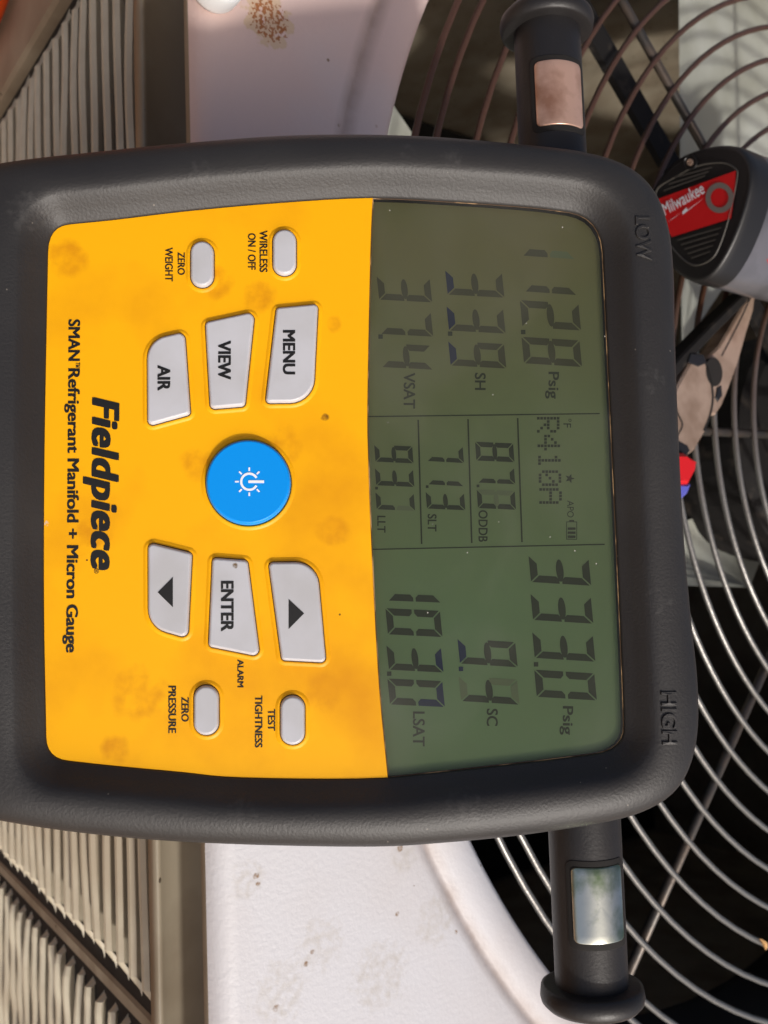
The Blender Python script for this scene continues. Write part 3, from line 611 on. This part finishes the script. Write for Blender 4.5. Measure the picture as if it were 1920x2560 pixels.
# ---- clamp parking posts
PY = (D(1213, 200, -0.006).y + D(1290, 1950, -0.006).y) / 2; PZ = -0.0135; PR = 0.0079
def post(side):
    xe = D(1203, 62, -0.012).x if side < 0 else D(1300, 2132, -0.012).x
    xs = [0.045 * side] + [xe]
    circ = lambda x, r, n=40: [Vector((x, PY + r * math.cos(2 * math.pi * i / n), PZ + r * 0.92 * math.sin(2 * math.pi * i / n))) for i in range(n)]
    v, f = loft([circ(xs[0], PR), circ(xe, PR * 0.985)]); p = gm('parking_post', v, f, M_plast, smooth=True)
    s = side
    v, f = loft([circ(xe - s * 0.0004, PR * 0.9), circ(xe - s * 0.0003, 0.0100), circ(xe, 0.0108), circ(xe + s * 0.0020, 0.0111), circ(xe + s * 0.0032, 0.0108), circ(xe + s * 0.0042, 0.0098), circ(xe + s * 0.0050, 0.006), circ(xe + s * 0.0052, 0.0005)], cap1=True)
    gm('end_flange', v, f, M_plast, p, True)
    if side < 0: xa, xb = D(1220, 128, -0.006).x, D(1220, 268, -0.006).x
    else: xa, xb = D(1304, 1874, -0.006).x, D(1304, 2041, -0.006).x
    def patch(name, a0, a1, x0, x1, rr, m, cr=0.0012, edge=0.0003):
        # rounded rectangle wrapped on the post
        Wd = PR * math.radians(a1 - a0); pts = ccw(resample(rpoly([(x0, 0, cr), (x1, 0, cr), (x1, Wd, cr), (x0, Wd, cr)], 5), 0.0006)); rows = []
        mid = Vector(((x0 + x1) / 2, Wd / 2))
        for off, rad in ((0.0, PR - 0.0004), (0.0, rr - edge * .6), (-edge * .4, rr - edge * .15), (-edge, rr)): rows.append((offset(pts, off), rad))
        for sc_ in (0.8, 0.6, 0.4, 0.2, 0.02): rows.append(([mid + (q - mid) * sc_ for q in offset(pts, -edge)], rr))
        out = []
        for lp, rad in rows:
            out.append([Vector((q.x, PY - rad * math.sin(-math.radians(a0) - q.y / PR) * 1.0, PZ + 0.92 * rad * math.cos(math.radians(a0) + q.y / PR))) for q in lp])
        v, f = loft(out, cap1=True); return gm(name, v, f, m, p, True)
    a0, a1 = (-40, 46)
    patch('insert_recess', a0 - 9, a1 + 9, min(xa, xb) - 0.0013, max(xa, xb) + 0.0013, PR + 0.00008, M_gap, 0.0016, 0.0001)
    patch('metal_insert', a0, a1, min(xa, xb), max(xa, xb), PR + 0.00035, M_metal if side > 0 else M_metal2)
post(-1); post(1)
# ---- rear: valve block that rests on the unit's edge, hose ports and hanging hook
blk = ccw(rpoly([(-0.055, -0.105, 0.008), (0.055, -0.105, 0.008), (0.055, -0.028, 0.008), (-0.055, -0.028, 0.008)], 5))
v, f = loft([at(blk, -0.034), at(blk, -0.052), at(offset(blk, -0.0008), -0.0540), at(offset(blk, -0.003), -0.0552), at(offset(blk, -0.02), -0.0556)], cap1=True); vb = gm('valve_block', v, f, M_plast, smooth=False)
for k in range(4):
    x = -0.042 + 0.028 * k; n = 16
    c_ = lambda y, r: [Vector((x + r * math.cos(2 * math.pi * i / n), y, -0.044 + r * math.sin(2 * math.pi * i / n))) for i in range(n)]
    v, f = loft([c_(-0.1, 0.0065), c_(-0.108, 0.0065), c_(-0.108, 0.005), c_(-0.122, 0.005), c_(-0.122, 0.003)], cap1=True); gm('hose_port', v, f, M_steel, vb)
def to_guard(p):                              # drop a point of the gauge straight down onto the guard's wires
    w = GM @ p; return GI @ Vector((w.x, w.y, 0.0012))
pa, pb = Vector((-0.03, 0.045, -0.034)), Vector((0.03, 0.045, -0.034))
v, f = tube([pa, pa.lerp(to_guard(pa), 0.5), to_guard(pa), to_guard(pa).lerp(to_guard(pb), 0.5), to_guard(pb), pb.lerp(to_guard(pb), 0.5), pb], 0.002, 10); gm('hanging_hook', v, f, M_steel, smooth=True)

# ------------------------------------------------------------------ power tool lying on the guard
c3p = lambda x, y: (1200 + 0.434 * x, 300 + 0.434 * y)
TY = on_z(*c3p(945, 560), 0.0006).y
def TP(x, y, dy=0.0): return on_y(*c3p(x, y), TY) + Vector((0, dy, 0))
base = on_z(*c3p(945, 560), 0.0); tool = empty('power_tool', base)
tag(tool, 'grey cordless power tool lying on the fan guard, red label on its black end', 'power tool')
def tm(name, v, f, m, smooth=False, parent=None): return mk(name, [Vector(p) - base for p in v], f, m, parent or tool, smooth)
face_px = catmull([(945, 560), (965, 450), (1020, 340), (1110, 232), (1230, 170), (1380, 138), (1490, 150), (1550, 215), (1572, 310), (1556, 430), (1500, 610), (1425, 775), (1345, 890), (1265, 938), (1175, 918), (1080, 835), (985, 690), (945, 560)], 4)[:-1]
cx_, cy_ = 1270, 540
sca = lambda k: [(cx_ + (p.x - cx_) * k, cy_ + (p.y - cy_) * k) for p in face_px]
lp = lambda k, dy: [TP(x, y, dy) for x, y in sca(k)]
v, f = loft([lp(0.90, 0.0003), lp(0.955, 0.0), lp(0.985, 0.0012), lp(1.0, 0.004), lp(1.0, 0.012)][::-1], cap1=True); cap = tm('end_cap', v, f, M_toolblk, True)
for p in cap.data.polygons:
    if len(p.vertices) > 4: p.use_smooth = False
v, f = loft([lp(0.985, 0.0115), lp(1.0, 0.013), lp(1.01, 0.03), lp(1.01, 0.10), lp(0.98, 0.13), lp(0.8, 0.14)][::-1], cap0=True); tm('tool_body', v, f, M_toolgrey, True)
bp = sca(1.016); n_ = len(bp); idx = [i for i in range(n_) if 740 < bp[i][1] < 945 and bp[i][0] > 1235]
r0 = [TP(*bp[i], 0.022 + 0.004 * k) for k, i in enumerate(idx)]; r1 = [TP(*bp[i], 0.10) for i in idx]
v, f = loft([r0, r1], close=False); tm('red_stripe', v, f, M_red)
# label
outl = catmull([(1000, 470), (1022, 392), (1100, 340), (1250, 262), (1400, 242), (1478, 280), (1485, 340), (1440, 560), (1380, 740), (1330, 810), (1250, 842), (1180, 815), (1100, 730), (1030, 610), (1000, 470)], 4)[:-1]
nn = len(outl); oc = Vector((1260, 530))
v, f = loft([[TP(*p, -0.0001) for p in outl], [TP(*(oc + (p - oc) * 0.985), -0.0004) for p in outl], [TP(*(oc + (p - oc) * 0.965), -0.0001) for p in outl]]); tm('label_ring', v, f, M_dimprint, parent=cap)
lb = tm('red_label', [TP(x, y, -0.00025) for x, y in ((1012, 462), (1478, 292), (1470, 420), (1448, 568), (1108, 674), (1050, 590))], [(0, 5, 4, 3, 2, 1)], M_red, parent=cap)
def tool_text(s, p0, p1, hpx, m, bold, shear, dy=-0.0005, name='printed_text'):
    V, F = text_mesh(s, bold, shear); mn = min(q.x for q in V); mx_ = max(q.x for q in V); a, b = Vector(p0), Vector(p1); d = b - a; nrm = Vector((d.y, -d.x)).normalized() * hpx
    return tm(name, [TP(*(a + d * ((q.x - mn) / (mx_ - mn)) + nrm * (q.y / CAPH)), dy - q.z * 0.002) for q in V], F, m, parent=lb)
tool_text('Milwaukee', (1070, 552), (1306, 418), 66, M_white, 0.012, 0.3, name='brand_text')
tm('lightning_mark', [TP(x, y, -0.0005) for x, y in ((1085, 590), (1170, 530), (1172, 548), (1295, 450), (1200, 520), (1195, 505), (1110, 575), (1130, 560))], [(0, 1, 7, 6), (1, 2, 3, 4), (1, 4, 5)], M_white, parent=lb)
rg = lambda r, dy: [TP(1385 + r * 0.92 * math.cos(2 * math.pi * i / 40), 450 + r * math.sin(2 * math.pi * i / 40), dy) for i in range(40)]
v, f = loft([rg(88, -0.0005), rg(56, -0.0005)]); tm('label_seal', v, f, M_greyprint, parent=lb)
for k in range(3): tm('fine_print', [TP(x, y, -0.0004) for x, y in ((1060 + 30 * k, 405 - 38 * k), (1300 + 20 * k, 318 - 24 * k), (1303 + 20 * k, 326 - 24 * k), (1063 + 30 * k, 413 - 38 * k))], [(0, 1, 2, 3)], M_dimprint, parent=cap)
for k in range(5): tm('fine_print', [TP(x, y, -0.0004) for x, y in ((1140 + 20 * k, 690 + 26 * k), (1395 - 16 * k, 618 + 34 * k), (1393 - 16 * k, 626 + 34 * k), (1142 + 20 * k, 698 + 26 * k))], [(0, 1, 2, 3)], M_dimprint, parent=cap)
scw = lambda r, dy: [TP(1215 + r * 0.9 * math.cos(2 * math.pi * i / 18), 245 + r * math.sin(2 * math.pi * i / 18), dy) for i in range(18)]
v, f = loft([scw(46, -0.0001), scw(44, -0.0008), scw(34, -0.0008), scw(30, -0.0002)], cap1=True); sc_o = tm('screw', v, f, M_toolblk, parent=cap)
v, f = loft([scw(22, -0.0001), scw(20, -0.0007), scw(9, -0.0008), scw(7, -0.0003)], cap1=True); tm('screw_head', v, f, M_steel, parent=cap)

# ------------------------------------------------------------------ pliers lying on the guard
PLB = on_z(*c3p(1230, 1650), 0.0); pliers = empty('pliers', PLB)
tag(pliers, 'long nose pliers with red and blue grips lying open on the fan guard', 'pliers')
def pp(x, y, z): return on_z(*c3p(x, y), z) - PLB
def slab(name, pts, z0, z1, m, bev=0.0008, hole=None):
    top_ = [pp(x, y, z1) for x, y in pts]; l = [q.xy for q in top_]
    if sum(l[i - 1].x * l[i].y - l[i].x * l[i - 1].y for i in range(len(l))) < 0: l = l[::-1]
    l = resample(l, 0.003); v, f = loft([at(l, z0), at(l, z1 - bev), at(offset(l, -bev), z1)], cap0=True, cap1=True); return mk(name, v, f, m, pliers)
slab('jaw', [(1596, 960), (1578, 1100), (1535, 1240), (1490, 1400), (1440, 1540), (1400, 1640), (1360, 1700), (1330, 1690), (1330, 1500), (1300, 1380), (1380, 1300), (1440, 1200), (1520, 1060)], 0.0004, 0.0075, M_steel)
jaw2 = slab('jaw', [(1575, 965), (1530, 985), (1330, 1180), (1170, 1345), (1080, 1450), (1090, 1540), (1130, 1490), (1230, 1370), (1390, 1200), (1550, 1040)], 0.0004, 0.0085, M_black)  # jaw lying in shade, the shade put in as black instead of steel
slab('pivot_plate', [(1290, 1370), (1210, 1400), (1130, 1550), (1100, 1700), (1120, 1860), (1190, 1940), (1240, 1900), (1310, 1780), (1345, 1620), (1340, 1480)], 0.0004, 0.0088, M_steel)
hp = [(1350 + 48 * math.cos(2 * math.pi * i / 20) + 6 * math.sin(2 * math.pi * i / 20), 1450 + 84 * math.sin(2 * math.pi * i / 20)) for i in range(20)]
slab('jaw_hole', hp, 0.004, 0.0089, M_gap, 0.0001)
slab('wire_notch', [(1215, 1345), (1290, 1350), (1305, 1400), (1260, 1420), (1200, 1395)], 0.004, 0.0092, M_toolblk, 0.0003)
slab('cutting_edge', [(1130, 1838), (1196, 1872), (1212, 1905), (1188, 1936), (1120, 1890)], 0.004, 0.0092, M_toolblk, 0.0003)
slab('cutting_edge', [(1370, 1540), (1392, 1530), (1398, 1590), (1372, 1624), (1358, 1600)], 0.004, 0.0080, M_toolblk, 0.0003)
def groove(pts, z, w=4.5):
    c = catmull(pts, 6); a_ = []; b_2 = []
    for i, q in enumerate(c):
        t = (c[min(i + 1, len(c) - 1)] - c[max(i - 1, 0)]).normalized(); n2 = Vector((-t.y, t.x)) * w; a_.append(pp(*(q + n2), z)); b_2.append(pp(*(q - n2), z))
    v, f = loft([a_, b_2], close=False); mk('joint_line', v, f, M_gap, pliers)
groove([(1110, 1600), (1140, 1690), (1166, 1755), (1140, 1815), (1122, 1850)], 0.0089)
groove([(1300, 1395), (1330, 1500), (1342, 1600), (1325, 1700), (1290, 1790)], 0.0089, 6)
groove([(1392, 1360), (1450, 1250), (1510, 1130), (1560, 1020)], 0.0076, 4)
slab('grip', [(1080, 1915), (1190, 1918), (1256, 1962), (1250, 2025), (1212, 2096), (1110, 2100), (1040, 2060)], 0.0003, 0.0125, M_red, 0.0014)
slab('grip', [(1060, 2080), (1224, 2092), (1208, 2150), (1150, 2205), (1080, 2260), (1000, 2260), (1000, 2120)], 0.0003, 0.0115, M_bluegrip, 0.0014)

# ------------------------------------------------------------------ small things
cp = on_z(530, -30, 0.0); n_ = 40
def lathe(profile, c): return [[Vector((c.x + r * math.cos(2 * math.pi * i / n_), c.y + r * math.sin(2 * math.pi * i / n_), c.z + z)) for i in range(n_)] for r, z in profile]
v, f = loft(lathe([(0.0068, -0.0003), (0.0072, 0.001), (0.0072, 0.006), (0.0066, 0.0072), (0.005, 0.0076), (0.0005, 0.0076)], Vector()), cap0=True, cap1=True)
o = mk('bottle_cap', v, f, M_whiteplastic, smooth=True); o.location = cp; tag(o, 'small white plastic cap sitting on the rounded edge of the white top', 'cap')
h0 = on_y(-16, 2, 0.091)
path = [Vector((h0.x - 0.10, -0.05, GZ + 0.008)), Vector((h0.x - 0.06, 0.0, GZ + 0.03)), Vector((h0.x - 0.02, 0.06, -0.55)), Vector((h0.x - 0.006, 0.0905, -0.35)), Vector((h0.x - 0.004, 0.0915, h0.z - 0.05)), Vector((h0.x - 0.006, 0.0915, h0.z)), Vector((h0.x - 0.03, 0.0915, h0.z + 0.05)), Vector((h0.x - 0.07, 0.0915, -0.05)), Vector((h0.x - 0.10, 0.086, -0.012)), Vector((h0.x - 0.115, 0.105, 0.007)), Vector((h0.x - 0.13, 0.14, 0.007))]
def cat3(P, n=6):
    P = [P[0] * 2 - P[1]] + P + [P[-1] * 2 - P[-2]]; out = []
    for i in range(1, len(P) - 2):
        for k in range(n):
            t = k / n; a, b, c, d = P[i - 1:i + 3]; out.append(0.5 * ((2 * b) + (c - a) * t + (2 * a - 5 * b + 4 * c - d) * t * t + (3 * b - a - 3 * c + d) * t ** 3))
    return out + [P[-2]]
v, f = tube(cat3(path), 0.0065, 12); tag(mk('orange_hose', v, f, M_orange, smooth=True), 'orange hose draped down the louvred side at the corner panel', 'hose')
def scrap(name, px, py, z, ln, wd, ang, m, label, cat):
    c = on_z(px, py, z); d = Vector((math.cos(ang), math.sin(ang), 0)); s = Vector((-d.y, d.x, 0))
    rows = []
    for i in range(6):
        t = i / 5; w = wd * math.sin(math.pi * (0.08 + 0.84 * t)); b = c + d * ln * (t - .5) + Vector((0, 0, 0.0012 * math.sin(3 * t)))
        rows.append([b + s * w * .5 - c, b + Vector((0, 0, -wd * .18)) - c, b - s * w * .5 - c])
    v, f = loft(rows, close=False); o = mk(name, v, f, m); o.location = c; tag(o, label, cat)
scrap('dry_leaf', 1908, 2362, 0.0006, 0.006, 0.0026, 0.6, M_leaf, 'small tan leaf scrap caught on a fan guard wire', 'leaf')
